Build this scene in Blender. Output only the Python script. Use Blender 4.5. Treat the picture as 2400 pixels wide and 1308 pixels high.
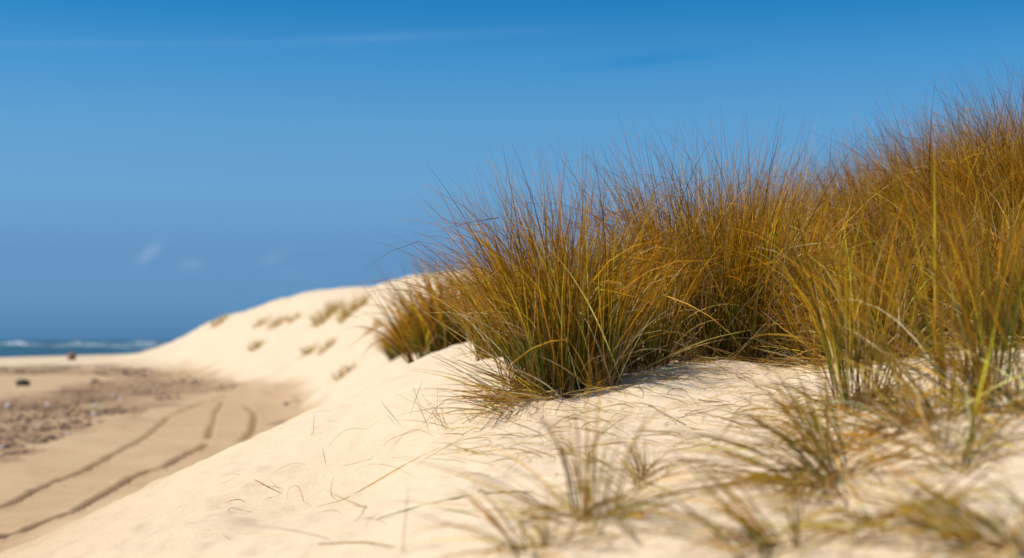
import bpy, math, random
import numpy as np
from mathutils import Vector

for o in list(bpy.data.objects):
    bpy.data.objects.remove(o)
scene = bpy.context.scene
COL = scene.collection

# ------------------------------------------------------------------ camera, sky, sun, exposure
F = 3333.0                      # focal length in photograph pixels (50 mm on 36 mm, 2400 px)
HOR = 797.0                     # photograph row of the sea horizon
cam = bpy.data.cameras.new('camera')
cam.lens, cam.sensor_width = 50.0, 36.0
cam.shift_y = (HOR - 654.0) / 2400.0
cam.clip_start, cam.clip_end = 0.05, 20000.0
cam.dof.use_dof = True
cam.dof.focus_distance = 4.85
cam.dof.aperture_fstop = 2.3
cam_ob = bpy.data.objects.new('camera', cam)
cam_ob.location = (0, 0, 0)
cam_ob.rotation_euler = (math.radians(90), 0, 0)
COL.objects.link(cam_ob)
scene.camera = cam_ob

SUN_EL = math.radians(57)
SUN_AZ = math.radians(-106)      # from +Y (view direction) towards +X; negative = to the left
S = Vector((math.sin(SUN_AZ) * math.cos(SUN_EL), math.cos(SUN_AZ) * math.cos(SUN_EL), math.sin(SUN_EL)))

world = bpy.data.worlds.new('World')
scene.world = world
world.use_nodes = True
wn, wl = world.node_tree.nodes, world.node_tree.links
wn.clear()
w_out = wn.new('ShaderNodeOutputWorld')
w_bg = wn.new('ShaderNodeBackground')
w_bg.inputs['Strength'].default_value = 0.10
sky = wn.new('ShaderNodeTexSky')
sky.sky_type = 'NISHITA'
sky.sun_disc = False
sky.sun_elevation = SUN_EL
sky.sun_rotation = SUN_AZ
sky.air_density, sky.dust_density, sky.ozone_density = 1.0, 0.6, 2.0
w_geo = wn.new('ShaderNodeTexCoord')
w_sep = wn.new('ShaderNodeSeparateXYZ')
wl.new(w_geo.outputs['Generated'], w_sep.inputs[0])
w_tint = wn.new('ShaderNodeValToRGB')          # sky tint by elevation sine; last stop added above view to warm shadow fill
w_map = wn.new('ShaderNodeMapRange')
w_map.inputs['From Min'].default_value, w_map.inputs['From Max'].default_value = 0.0, 0.5
wl.new(w_sep.outputs['Z'], w_map.inputs['Value'])
wl.new(w_map.outputs[0], w_tint.inputs[0])
TINT = [(0.01, (0.205, 0.553, 1.304)), (0.118, (0.288, 0.539, 1.004)), (0.207, (0.426, 0.743, 1.074)), (0.295, (0.404, 0.819, 1.117)), (0.381, (0.27, 0.8, 1.146)), (0.46, (0.091, 0.679, 1.085)), (0.8, (0.28, 0.75, 1.1))]
el = w_tint.color_ramp.elements
while len(el) < len(TINT):
    el.new(0.5)
for e, (p, c) in zip(el, TINT):
    e.position = p
    e.color = (*c, 1)
w_mul = wn.new('ShaderNodeMix')
w_mul.data_type, w_mul.blend_type = 'RGBA', 'MULTIPLY'
w_mul.inputs['Factor'].default_value = 1.0
wl.new(sky.outputs[0], w_mul.inputs['A'])
wl.new(w_tint.outputs[0], w_mul.inputs['B'])


def wmath(op, a, b=None, clamp=False):
    n = wn.new('ShaderNodeMath')
    n.operation = op
    n.use_clamp = clamp
    for i, v in enumerate((a, b)):
        if v is None:
            continue
        if hasattr(v, 'links'):
            wl.new(v, n.inputs[i])
        else:
            n.inputs[i].default_value = v
    return n.outputs[0]


# thin high cirrus: streaks stretched along the horizon, plus a few puffs, by direction on the sky
w_az = wmath('DIVIDE', w_sep.outputs['X'], wmath('MAXIMUM', w_sep.outputs['Y'], 0.05))
w_ev = wmath('DIVIDE', w_sep.outputs['Z'], wmath('MAXIMUM', w_sep.outputs['Y'], 0.05))
w_comb = wn.new('ShaderNodeCombineXYZ')
wl.new(w_az, w_comb.inputs[0])
wl.new(w_ev, w_comb.inputs[1])
w_n = wn.new('ShaderNodeTexNoise')
w_n.inputs['Scale'].default_value = 14
w_n.inputs['Detail'].default_value = 6
wl.new(w_comb.outputs[0], w_n.inputs['Vector'])


def gauss(v, c, s):
    d = wmath('DIVIDE', wmath('SUBTRACT', v, c), s)
    return wmath('POWER', 2.718, wmath('MULTIPLY', wmath('MULTIPLY', d, d), -1.0))


CLOUD = None
# (azimuth tangent, elevation tangent, half-width, half-height, slope, strength)
for ca, ce, sa, se, sl, st in ((-0.075, 0.2135, 0.085, 0.003, 0.045, 0.05), (-0.27, 0.2085, 0.14, 0.003, 0.0, 0.03), (0.09, 0.196, 0.06, 0.005, 0.10, -0.035),
                               (-0.255, 0.061, 0.008, 0.005, 0.6, 0.10), (-0.225, 0.053, 0.009, 0.004, 0.0, 0.07), (-0.168, 0.058, 0.010, 0.004, 0.3, 0.08), (-0.155, 0.047, 0.008, 0.004, 0.0, 0.03)):
    ev2 = wmath('SUBTRACT', w_ev, wmath('MULTIPLY', wmath('SUBTRACT', w_az, ca), sl))
    g = wmath('MULTIPLY', gauss(w_az, ca, sa), gauss(ev2, ce, se))
    g = wmath('MULTIPLY', g, wmath('MULTIPLY', wmath('SUBTRACT', w_n.outputs[0], 0.25, True), 2.4))
    g = wmath('MULTIPLY', g, st)
    CLOUD = g if CLOUD is None else wmath('ADD', CLOUD, g)
w_add = wn.new('ShaderNodeMix')
w_add.data_type, w_add.blend_type = 'RGBA', 'ADD'
w_add.inputs['Factor'].default_value = 1.0
w_cc = wn.new('ShaderNodeCombineColor')
for i, k in enumerate((10.0, 9.0, 8.0)):
    wl.new(wmath('MULTIPLY', CLOUD, k), w_cc.inputs[i])
wl.new(w_mul.outputs['Result'], w_add.inputs['A'])
wl.new(w_cc.outputs[0], w_add.inputs['B'])
wl.new(w_add.outputs['Result'], w_bg.inputs['Color'])
wl.new(w_bg.outputs[0], w_out.inputs[0])

sun = bpy.data.lights.new('sun', 'SUN')
sun.energy = 5.0
sun.angle = math.radians(0.53)
sun.color = (1.0, 0.94, 0.82)
sun_ob = bpy.data.objects.new('sun', sun)
sun_ob.rotation_euler = S.to_track_quat('Z', 'Y').to_euler()
sun_ob.location = (-20, 5, 30)
COL.objects.link(sun_ob)

scene.render.engine = 'CYCLES'
scene.view_settings.view_transform = 'Standard'
scene.view_settings.look = 'None'
scene.view_settings.exposure = 0.0
scene.view_settings.gamma = 1.0
scene.cycles.use_denoising = True
scene.cycles.max_bounces = 8
scene.cycles.diffuse_bounces = 4
scene.cycles.transmission_bounces = 6

# ------------------------------------------------------------------ helpers
rng = np.random.default_rng(7)


def tag(o, label=None, cat=None, group=None, kind=None):
    for k, v in (('label', label), ('category', cat), ('group', group), ('kind', kind)):
        if v:
            o[k] = v
    return o


def empty(name, loc):
    o = bpy.data.objects.new(name, None)
    o.location = loc
    o.empty_display_size = 0.1
    COL.objects.link(o)
    return o


def mesh_obj(name, verts, faces, mat, parent=None, smooth=True, color=None, loc=None, attrs=None):
    """one mesh object; verts (n,3) array, faces (m,k) array or list"""
    me = bpy.data.meshes.new(name)
    verts = np.asarray(verts, dtype=np.float32)
    if isinstance(faces, np.ndarray):
        m, k = faces.shape
        me.vertices.add(len(verts))
        me.vertices.foreach_set('co', verts.ravel())
        me.loops.add(m * k)
        me.loops.foreach_set('vertex_index', faces.astype(np.int32).ravel())
        me.polygons.add(m)
        me.polygons.foreach_set('loop_start', np.arange(0, m * k, k, dtype=np.int32))
        me.update(calc_edges=True)
    else:
        me.from_pydata([tuple(map(float, v)) for v in verts], [], faces)
    if smooth:
        me.polygons.foreach_set('use_smooth', np.ones(len(me.polygons), dtype=bool))
    if color is not None:
        a = me.color_attributes.new('tone', 'FLOAT_COLOR', 'POINT')
        c = np.ones((len(verts), 4), dtype=np.float32)
        c[:, :3] = color
        a.data.foreach_set('color', c.ravel())
    for an, av in (attrs or {}).items():
        a = me.attributes.new(an, 'FLOAT', 'POINT')
        a.data.foreach_set('value', np.asarray(av, dtype=np.float32))
    me.update()
    me.materials.append(mat)
    o = bpy.data.objects.new(name, me)
    if loc is not None:
        o.location = loc
    COL.objects.link(o)
    if parent is not None:
        o.parent = parent
    return o


def vnoise(x, y, seed=0):
    """smooth value noise, -1..1"""
    xi, yi = np.floor(x).astype(np.int64), np.floor(y).astype(np.int64)
    xf, yf = x - xi, y - yi
    u, v = xf * xf * xf * (xf * (xf * 6 - 15) + 10), yf * yf * yf * (yf * (yf * 6 - 15) + 10)

    def h(a, b):
        n = (a * 374761393 + b * 668265263 + seed * 1442695041) & 0x7fffffff
        n = ((n ^ (n >> 13)) * 1274126177) & 0x7fffffff
        n = n ^ (n >> 16)
        return (n & 0xffff) / 32767.5 - 1.0
    return (h(xi, yi) * (1 - u) + h(xi + 1, yi) * u) * (1 - v) + (h(xi, yi + 1) * (1 - u) + h(xi + 1, yi + 1) * u) * v


def fbm(x, y, oct=4, seed=0):
    s, a = 0, 1.0
    for i in range(oct):
        s = s + a * vnoise(x * 2 ** i + 17.3 * i, y * 2 ** i - 9.1 * i, seed + i)
        a *= 0.5
    return s


def sstep(a, b, x):
    t = np.clip((x - a) / (b - a), 0, 1)
    return t * t * (3 - 2 * t)


# ------------------------------------------------------------------ materials
def new_mat(name):
    m = bpy.data.materials.new(name)
    m.use_nodes = True
    n, l = m.node_tree.nodes, m.node_tree.links
    return m, n, l, n['Principled BSDF']


def noise_node(n, l, scale, detail=4, rough=0.55, vec=None):
    t = n.new('ShaderNodeTexNoise')
    t.inputs['Scale'].default_value = scale
    t.inputs['Detail'].default_value = detail
    t.inputs['Roughness'].default_value = rough
    if vec is not None:
        l.new(vec, t.inputs['Vector'])
    return t


def mixc(n, l, fac, a, b, mode='MIX'):
    m = n.new('ShaderNodeMix')
    m.data_type, m.blend_type = 'RGBA', mode
    for v, k in ((fac, 'Factor'), (a, 'A'), (b, 'B')):
        if hasattr(v, 'links'):
            l.new(v, m.inputs[k])
        elif isinstance(v, tuple):
            m.inputs[k].default_value = (*v, 1)
        else:
            m.inputs[k].default_value = v
    return m.outputs['Result']


def ramp(n, l, src, a, b):
    m = n.new('ShaderNodeMapRange')
    m.interpolation_type = 'SMOOTHSTEP'
    m.inputs['From Min'].default_value, m.inputs['From Max'].default_value = a, b
    l.new(src, m.inputs['Value'])
    return m.outputs[0]


DRY, DAMP = (0.70, 0.54, 0.37), (0.455, 0.30, 0.16)


def sand_material(name):
    m, n, l, b = new_mat(name)
    tc = n.new('ShaderNodeTexCoord')
    v = tc.outputs['Object']
    at = n.new('ShaderNodeAttribute')
    at.attribute_name = 'damp'
    wr = n.new('ShaderNodeAttribute')
    wr.attribute_name = 'wrack'
    big = noise_node(n, l, 0.9, 5, 0.6, v)
    fine = noise_node(n, l, 60, 3, 0.6, v)
    grain = noise_node(n, l, 900, 2, 0.7, v)
    dry = mixc(n, l, ramp(n, l, big.outputs[0], 0.35, 0.7), DRY, (0.64, 0.485, 0.32))
    dry = mixc(n, l, ramp(n, l, fine.outputs[0], 0.3, 0.75), dry, (0.71, 0.565, 0.395))
    damp = mixc(n, l, ramp(n, l, big.outputs[0], 0.3, 0.72), DAMP, (0.52, 0.36, 0.205))
    patch = noise_node(n, l, 3.5, 5, 0.65, v)
    damp = mixc(n, l, ramp(n, l, patch.outputs[0], 0.5, 0.75), damp, (0.42, 0.285, 0.16))
    c = mixc(n, l, at.outputs['Fac'], dry, damp)
    wn_ = noise_node(n, l, 2.2, 6, 0.7, v)
    wm = n.new('ShaderNodeMath')
    wm.operation = 'MULTIPLY'
    l.new(ramp(n, l, wn_.outputs[0], 0.30, 0.52), wm.inputs[0])
    l.new(wr.outputs['Fac'], wm.inputs[1])
    wcol = mixc(n, l, ramp(n, l, patch.outputs[0], 0.35, 0.65), (0.13, 0.068, 0.032), (0.27, 0.15, 0.072))
    c = mixc(n, l, wm.outputs[0], c, wcol)
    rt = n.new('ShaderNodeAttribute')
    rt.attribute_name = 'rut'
    c = mixc(n, l, rt.outputs['Fac'], c, (0.27, 0.165, 0.07))  # ruts coloured darker, standing in for shaded walls as well as damp sand
    speck = noise_node(n, l, 260, 2, 0.5, v)
    c = mixc(n, l, ramp(n, l, speck.outputs[0], 0.62, 0.78), c, (0.33, 0.22, 0.13))
    c = mixc(n, l, ramp(n, l, grain.outputs[0], 0.45, 0.8), c, (0.42, 0.29, 0.17))
    l.new(c, b.inputs['Base Color'])
    b.inputs['Roughness'].default_value = 0.95
    b.inputs['Specular IOR Level'].default_value = 0.15
    b1 = n.new('ShaderNodeBump')
    b1.inputs['Strength'].default_value = 0.6
    b1.inputs['Distance'].default_value = 0.004
    l.new(fine.outputs[0], b1.inputs['Height'])
    b2 = n.new('ShaderNodeBump')
    b2.inputs['Strength'].default_value = 0.35
    b2.inputs['Distance'].default_value = 0.0008
    l.new(grain.outputs[0], b2.inputs['Height'])
    l.new(b1.outputs[0], b2.inputs['Normal'])
    l.new(b2.outputs[0], b.inputs['Normal'])
    return m


def blade_material(name, trans=0.4):
    m, n, l, b = new_mat(name)
    at = n.new('ShaderNodeAttribute')
    at.attribute_name = 'tone'
    tc = n.new('ShaderNodeTexCoord')
    ns = noise_node(n, l, 45, 3, 0.6, tc.outputs['Object'])
    c = mixc(n, l, ramp(n, l, ns.outputs[0], 0.35, 0.7), at.outputs['Color'], mixc(n, l, 1.0, at.outputs['Color'], (0.72, 0.66, 0.6), 'MULTIPLY'))
    l.new(c, b.inputs['Base Color'])
    b.inputs['Roughness'].default_value = 0.36
    b.inputs['Specular IOR Level'].default_value = 0.22
    t = n.new('ShaderNodeBsdfTranslucent')
    l.new(c, t.inputs['Color'])
    mx = n.new('ShaderNodeMixShader')
    mx.inputs[0].default_value = trans
    l.new(b.outputs[0], mx.inputs[1])
    l.new(t.outputs[0], mx.inputs[2])
    l.new(mx.outputs[0], n['Material Output'].inputs[0])
    return m


def tone_material(name, rough=0.8):
    m, n, l, b = new_mat(name)
    at = n.new('ShaderNodeAttribute')
    at.attribute_name = 'tone'
    tc = n.new('ShaderNodeTexCoord')
    ns = noise_node(n, l, 30, 4, 0.6, tc.outputs['Object'])
    c = mixc(n, l, ramp(n, l, ns.outputs[0], 0.3, 0.75), at.outputs['Color'], mixc(n, l, 1.0, at.outputs['Color'], (0.6, 0.58, 0.55), 'MULTIPLY'))
    l.new(c, b.inputs['Base Color'])
    b.inputs['Roughness'].default_value = rough
    return m


def plain_mat(name, col, rough=0.8):
    m, n, l, b = new_mat(name)
    tc = n.new('ShaderNodeTexCoord')
    ns = noise_node(n, l, 8, 4, 0.6, tc.outputs['Object'])
    c = mixc(n, l, ramp(n, l, ns.outputs[0], 0.3, 0.7), col, tuple(x * 0.65 for x in col))
    l.new(c, b.inputs['Base Color'])
    b.inputs['Roughness'].default_value = rough
    return m


M_SAND = sand_material('sand')
M_BLADE = blade_material('marram_blade', 0.35)
M_STRAW = blade_material('straw', 0.2)
M_STONE = tone_material('stone', 0.6)

# ------------------------------------------------------------------ terrain: surveyed points (photo column, row, distance in m)
PTS = [
    (-800, 1450, 4), (-800, 1420, 5.5), (-800, 1400, 8), (-800, 1330, 12), (-800, 1100, 30), (-800, 950, 60),
    (0, 1440, 3), (0, 1345, 4.5), (0, 1302, 6), (0, 1318, 8), (0, 1335, 10.5), (0, 1250, 14), (0, 1100, 25), (0, 930, 55),
    (300, 1330, 3.6), (300, 1212, 5.0), (300, 1168, 7), (300, 1178, 9), (300, 1180, 12), (300, 1160, 16), (300, 1050, 25), (300, 940, 42), (300, 893, 58), (300, 854, 85), (300, 833, 110), (300, 850, 140),
    (420, 1000, 30), (420, 910, 50), (420, 874, 68), (420, 835, 85), (420, 800, 100), (420, 812, 120),
    (480, 1330, 3.3), (480, 1200, 4.3), (480, 1110, 5.5), (480, 1085, 7), (480, 1100, 9), (480, 1125, 12), (480, 1130, 16), (500, 1060, 24), (500, 970, 36), (500, 897, 55), (500, 850, 68), (500, 790, 80), (500, 752, 92), (500, 760, 115),
    (620, 1060, 22), (620, 990, 32), (620, 927, 42), (620, 870, 52), (620, 800, 62), (620, 740, 72), (620, 721, 78), (620, 730, 100),
    (690, 1308, 3.1), (690, 1180, 4.2), (690, 1050, 5.2), (690, 1000, 6.2), (690, 988, 7.5), (690, 997, 10), (690, 1025, 13), (690, 1045, 17), (690, 1010, 24), (690, 987, 29), (690, 945, 36), (690, 900, 45), (690, 820, 56), (690, 740, 66), (690, 706, 73), (690, 715, 95),
    (760, 985, 20), (760, 960, 25), (760, 915, 33), (760, 865, 42), (760, 800, 52), (760, 740, 60), (760, 689, 68), (760, 700, 90),
    (900, 1308, 2.6), (900, 1150, 3.9), (900, 1020, 4.7), (900, 930, 5.8), (900, 897, 7.5), (900, 893, 10), (900, 905, 14), (900, 885, 20), (900, 850, 28), (900, 790, 37), (900, 720, 47), (900, 662, 58), (900, 685, 75), (900, 710, 110),
    (1050, 1308, 2.4), (1050, 1120, 3.6), (1050, 1000, 4.4), (1050, 890, 5.5), (1050, 850, 6.8), (1050, 830, 9), (1050, 815, 12), (1050, 800, 18), (1050, 760, 28), (1050, 700, 40), (1050, 642, 55), (1050, 670, 80),
    (1250, 1308, 2.25), (1250, 1100, 3.4), (1250, 960, 4.4), (1250, 880, 5.2), (1250, 820, 7), (1250, 790, 9), (1250, 770, 12), (1250, 750, 20), (1250, 700, 35), (1250, 640, 55), (1250, 670, 90),
    (1560, 1308, 2.1), (1560, 1120, 2.9), (1560, 960, 4.0), (1560, 878, 4.75), (1560, 842, 5.4), (1560, 770, 7.2), (1560, 700, 10), (1560, 680, 15), (1560, 650, 30), (1560, 660, 60),
    (1900, 1308, 2.0), (1900, 1140, 2.6), (1900, 990, 3.4), (1900, 890, 4.4), (1900, 845, 5.1), (1900, 760, 6.2), (1900, 660, 8), (1900, 610, 10), (1900, 600, 15), (1900, 610, 30), (1900, 650, 60),
    (2300, 1308, 1.9), (2300, 1130, 2.4), (2300, 960, 3.1), (2300, 850, 4), (2300, 740, 5.2), (2300, 660, 6.2), (2300, 560, 8), (2300, 500, 10), (2300, 500, 16), (2300, 560, 30), (2300, 640, 60),
    (2800, 1308, 1.8), (2800, 950, 3), (2800, 780, 4.5), (2800, 560, 7), (2800, 430, 11), (2800, 450, 20), (2800, 600, 60),
    (1200, 1900, 1.2), (2400, 1900, 1.1), (200, 1900, 1.7), (1900, 690, 120), (2800, 700, 120), (1250, 710, 140),
]
P = np.array(PTS, float)
KX, KY = 1.0, 0.42


def uv(th, d):
    return th * KX * 3.0, np.log(d) * KY * 1.6


pu, pv = uv((P[:, 0] - 1200) / F, P[:, 2])
pw = (HOR - P[:, 1]) / F
N = len(P)


def tps(r2):
    return 0.5 * r2 * np.log(r2 + 1e-12)


A = np.zeros((N + 3, N + 3))
A[:N, :N] = tps((pu[:, None] - pu) ** 2 + (pv[:, None] - pv) ** 2) + 0.002 * np.eye(N)
A[:N, N], A[:N, N + 1], A[:N, N + 2] = 1, pu, pv
A[N:, :N] = A[:N, N:].T
rhs = np.zeros(N + 3)
rhs[:N] = pw
W = np.linalg.solve(A, rhs)
BEACH = -1.60
SEA = -1.86


def dune_z(x, y):
    d = np.maximum(y, 0.9)
    th = np.clip(x / d, -0.62, 0.62)
    u, v = uv(th, np.clip(d, 0.9, 150))
    out = np.empty_like(u)
    for i in range(0, len(u), 40000):
        s = slice(i, i + 40000)
        r2 = (u[s, None] - pu) ** 2 + (v[s, None] - pv) ** 2
        out[s] = tps(r2) @ W[:N] + W[N] + W[N + 1] * u[s] + W[N + 2] * v[s]
    z = np.clip(out, -0.8, 0.125) * np.clip(d, 0.9, 150)
    z = np.clip(z, -3.0, 4.5)
    far = sstep(105, 165, d)
    land = np.where(x > -0.22 * d, 0.8, -3.0)
    z = z * (1 - far) + far * (land * sstep(-0.24, -0.14, x / d) - 3.0 * (1 - sstep(-0.24, -0.14, x / d)))
    return z


def shore_x(y):
    return -54 + 3.0 * sstep(120, 190, y) - 0.12 * np.maximum(y - 200, 0) + 1.2 * np.sin(y * 0.07)


def beach_z(x, y):
    s = x - shore_x(y)
    return BEACH - 0.26 * sstep(14, 0, s) - 1.2 * sstep(0, -30, s)


TRACKS = [  # wheel ruts and scuffs in the damp beach: photo points, half width, depth
    ([(-260, 1300), (-60, 1217), (0, 1188), (70, 1158), (140, 1128), (200, 1100), (262, 1068), (300, 1046), (330, 1030), (362, 1005), (392, 980), (430, 962), (475, 946), (530, 928)], 0.055, 0.07, 1),
    ([(-260, 1345), (-60, 1288), (0, 1263), (60, 1248), (110, 1230), (180, 1205), (230, 1168), (300, 1130), (340, 1108), (380, 1094), (415, 1077), (470, 1052), (486, 1038)], 0.06, 0.08, 1),
    ([(488, 1030), (494, 1008), (500, 985), (508, 962), (522, 940)], 0.06, 0.04, 0),
    ([(560, 1034), (578, 1026), (592, 1008), (597, 985), (594, 966), (570, 950)], 0.07, 0.05, 0),
    ([(604, 968), (616, 966)], 0.2, 0.09, 0),
    ([(650, 998), (668, 991), (682, 986)], 0.2, 0.08, 0),
]


def beach_pt(px, py):
    d = -BEACH * F / (py - HOR)
    return ((px - 1200) / F * d, d)


def seg_dist(x, y, pl):
    best, arc, run = np.full(x.shape, 1e9), np.zeros(x.shape), 0.0
    side = np.zeros(x.shape)
    for (ax, ay), (bx, by) in zip(pl[:-1], pl[1:]):
        dx, dy = bx - ax, by - ay
        L = math.hypot(dx, dy)
        t = np.clip(((x - ax) * dx + (y - ay) * dy) / L / L, 0, 1)
        ex, ey = x - (ax + t * dx), y - (ay + t * dy)
        dd = np.hypot(ex, ey)
        m = dd < best
        best[m] = dd[m]
        arc[m] = run + t[m] * L
        side[m] = np.sign(dx * ey - dy * ex)[m]
        run += L
    return best, arc, side


def in_poly(px, py, poly):
    c = np.zeros(px.shape, bool)
    for (x1, y1), (x2, y2) in zip(poly, poly[1:] + poly[:1]):
        m = ((y1 > py) != (y2 > py)) & (px < (x2 - x1) * (py - y1) / (y2 - y1 + 1e-9) + x1)
        c ^= m
    return c


WRACK_G = [[beach_pt(*p) for p in pl] for pl in (
    [(-200, 925), (60, 925), (250, 895), (330, 880), (440, 885), (520, 893), (580, 905), (560, 920), (440, 925), (330, 955), (180, 1010), (60, 1060), (-200, 1110)],
    [(-200, 862), (120, 855), (330, 866), (420, 880), (330, 890), (200, 876), (-200, 885)])]

MOUNDS = [(1250, 950, 4.42, 0.24, 0.045), (1440, 885, 4.75, 0.3, 0.03), (1640, 850, 5.1, 0.3, 0.03), (2250, 740, 5.3, 0.5, 0.04)]


def ground(x, y):
    """height of the sand at x, y, with beach / dampness / wrack masks"""
    dz, bz = dune_z(x, y), beach_z(x, y)
    diff = dz - bz
    k = 0.12 + 0.004 * np.clip(y, 0, 60)
    z = np.where(np.abs(diff) < k, np.maximum(dz, bz) + (k - np.abs(diff)) ** 2 / (4 * k), np.maximum(dz, bz))
    dune = sstep(-0.02, 0.10, diff)
    near = 1 - sstep(14, 26, y)
    # soft hummocks, hollows and scuffs
    z = z + dune * near * (0.024 * fbm(x * 2.1, y * 2.1, 3, 3) + 0.011 * fbm(x * 7.5, y * 7.5, 3, 9))
    dim = vnoise(x * 9.0 + 0.3 * y, y * 6.0, 21)
    z = z - dune * near * 0.008 * sstep(0.4, 0.98, dim)
    dim2 = vnoise(x * 17.0, y * 11.0 + 0.5 * x, 33)
    z = z - dune * near * 0.004 * sstep(0.45, 0.98, dim2)
    z = z + dune * near * 0.0042 * np.sin((x * 0.55 + y * 1.0) * 58 + 3.0 * fbm(x * 2.5, y * 2.5, 2, 40)) * sstep(-0.1, 0.7, fbm(x * 1.3 + 4, y * 1.3, 2, 44))
    z = z + dune * (1 - near) * (0.16 * fbm(x * 0.33, y * 0.2, 4, 5) + 0.05 * fbm(x * 1.4, y * 0.8, 4, 6))
    z = z + (1 - dune) * (0.02 * fbm(x * 0.6, y * 0.5, 4, 11) + 0.006 * fbm(x * 5, y * 5, 3, 12)) * (1 - sstep(60, 120, y))
    for mx, my, md, mr, mh in MOUNDS:
        xx = (mx - 1200) / F * md
        z = z + mh * np.exp(-((x - xx) ** 2 + (y - md) ** 2) / mr ** 2)
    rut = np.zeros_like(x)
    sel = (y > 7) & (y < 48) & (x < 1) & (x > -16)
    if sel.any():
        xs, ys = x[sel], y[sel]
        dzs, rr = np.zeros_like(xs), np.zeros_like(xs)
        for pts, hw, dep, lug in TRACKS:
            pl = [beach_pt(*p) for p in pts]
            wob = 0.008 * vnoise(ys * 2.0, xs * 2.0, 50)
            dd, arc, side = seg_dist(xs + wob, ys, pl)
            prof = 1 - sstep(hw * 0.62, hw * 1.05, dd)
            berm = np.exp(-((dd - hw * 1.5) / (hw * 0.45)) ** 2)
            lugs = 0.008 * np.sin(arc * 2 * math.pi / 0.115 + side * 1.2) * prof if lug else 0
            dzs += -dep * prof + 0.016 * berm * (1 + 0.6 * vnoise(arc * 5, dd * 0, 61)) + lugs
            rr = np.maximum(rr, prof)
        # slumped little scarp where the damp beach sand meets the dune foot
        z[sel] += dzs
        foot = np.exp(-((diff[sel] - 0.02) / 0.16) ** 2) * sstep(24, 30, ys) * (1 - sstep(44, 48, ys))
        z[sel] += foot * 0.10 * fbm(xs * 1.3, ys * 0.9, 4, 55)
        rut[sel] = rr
    damp = (1 - sstep(-0.05, 0.55, diff + 0.22 * fbm(x * 0.6, y * 0.35, 4, 15)))
    damp = np.maximum(damp, 0.9 * (1 - sstep(0.45, 1.35, diff + 0.15 * fbm(x * 1.1, y * 0.6, 3, 18))) * (1 - sstep(16, 26, y)))
    shore_dry = sstep(60, 105, y)
    damp = damp * (1 - 0.75 * shore_dry)
    wr = np.zeros_like(x)
    sel = (y > 12) & (y < 110) & (x < 2)
    if sel.any():
        wob = fbm(x[sel] * 0.8, y[sel] * 0.4, 3, 70)
        for pl in WRACK_G:
            inside = in_poly(x[sel] + 0.9 * wob, y[sel] * (1 + 0.05 * wob), pl)
            wr[sel] = np.maximum(wr[sel], inside * np.clip(0.62 + 0.5 * fbm(x[sel] * 0.5, y[sel] * 0.22, 3, 72), 0, 1))
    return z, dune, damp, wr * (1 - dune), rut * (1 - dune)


# polar sheet around a point behind the camera, fine inside the view
OY = -1.5
rr_ = [np.geomspace(0.3, 2.9, 50)[:-1], np.geomspace(2.9, 9.5, 400)[:-1], np.geomspace(9.5, 34, 520)[:-1], np.geomspace(34, 200, 270)[:-1], np.geomspace(200, 6000, 50)]
RAD = np.concatenate(rr_)
inner = np.radians(np.arange(-20.5, 20.51, 0.13))
outer = np.radians(np.geomspace(0.4, 58, 30))
ANG = np.concatenate([(inner[0] - outer)[::-1], inner, inner[-1] + outer])
GA, GR = np.meshgrid(ANG, RAD)
GX, GY = (GR * np.sin(GA)), (GR * np.cos(GA) + OY)
gz, gd, gdamp, gw, grut = ground(GX.ravel(), GY.ravel())
GZ = gz.reshape(GX.shape)
LR = np.log(RAD)


def h_at(x, y):
    """height of the built sheet (bilinear on its own grid)"""
    x, y = np.asarray(x, float), np.asarray(y, float)
    a, lr = np.arctan2(x, y - OY), np.log(np.maximum(np.hypot(x, y - OY), 0.31))
    i = np.clip(np.searchsorted(LR, lr) - 1, 0, len(LR) - 2)
    j = np.clip(np.searchsorted(ANG, a) - 1, 0, len(ANG) - 2)
    fi = np.clip((lr - LR[i]) / (LR[i + 1] - LR[i]), 0, 1)
    fj = np.clip((a - ANG[j]) / (ANG[j + 1] - ANG[j]), 0, 1)
    return (GZ[i, j] * (1 - fj) + GZ[i, j + 1] * fj) * (1 - fi) + (GZ[i + 1, j] * (1 - fj) + GZ[i + 1, j + 1] * fj) * fi


def hit(px, py, dmin=1.6):
    """where the sight line through a photo point first meets the sand"""
    d = np.geomspace(dmin, 400, 6000)
    x = (px - 1200) / F * d
    zz = (HOR - py) / F * d
    below = zz <= h_at(x, d)
    if not below.any():
        return None
    k = int(np.argmax(below))
    return Vector((x[k], d[k], float(h_at(x[k], d[k]))))


def build_ground():
    nr, na = GX.shape
    idx = np.arange(nr * na).reshape(nr, na)
    q = np.stack([idx[:-1, :-1], idx[:-1, 1:], idx[1:, 1:], idx[1:, :-1]], -1).reshape(-1, 4)
    V = np.stack([GX.ravel(), GY.ravel(), GZ.ravel()], -1)
    isd = gd[q].mean(1) > 0.5
    yy = V[q, 1].mean(1)
    nearm = yy < 19
    for name, m, lab, cat in (('beach', ~isd, 'flat tan beach of damp sand with wheel ruts and wrack', 'beach'),
                              ('near_dune', isd & nearm, 'pale dry sand slope rising under the marram grass', 'dune'),
                              ('far_dune', isd & ~nearm, 'smooth pale dune hump standing above the beach', 'dune')):
        f = q[m]
        used, inv = np.unique(f, return_inverse=True)
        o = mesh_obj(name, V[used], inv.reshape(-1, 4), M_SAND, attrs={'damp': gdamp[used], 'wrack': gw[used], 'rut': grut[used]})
        tag(o, lab, cat, kind='structure')


build_ground()

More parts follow.
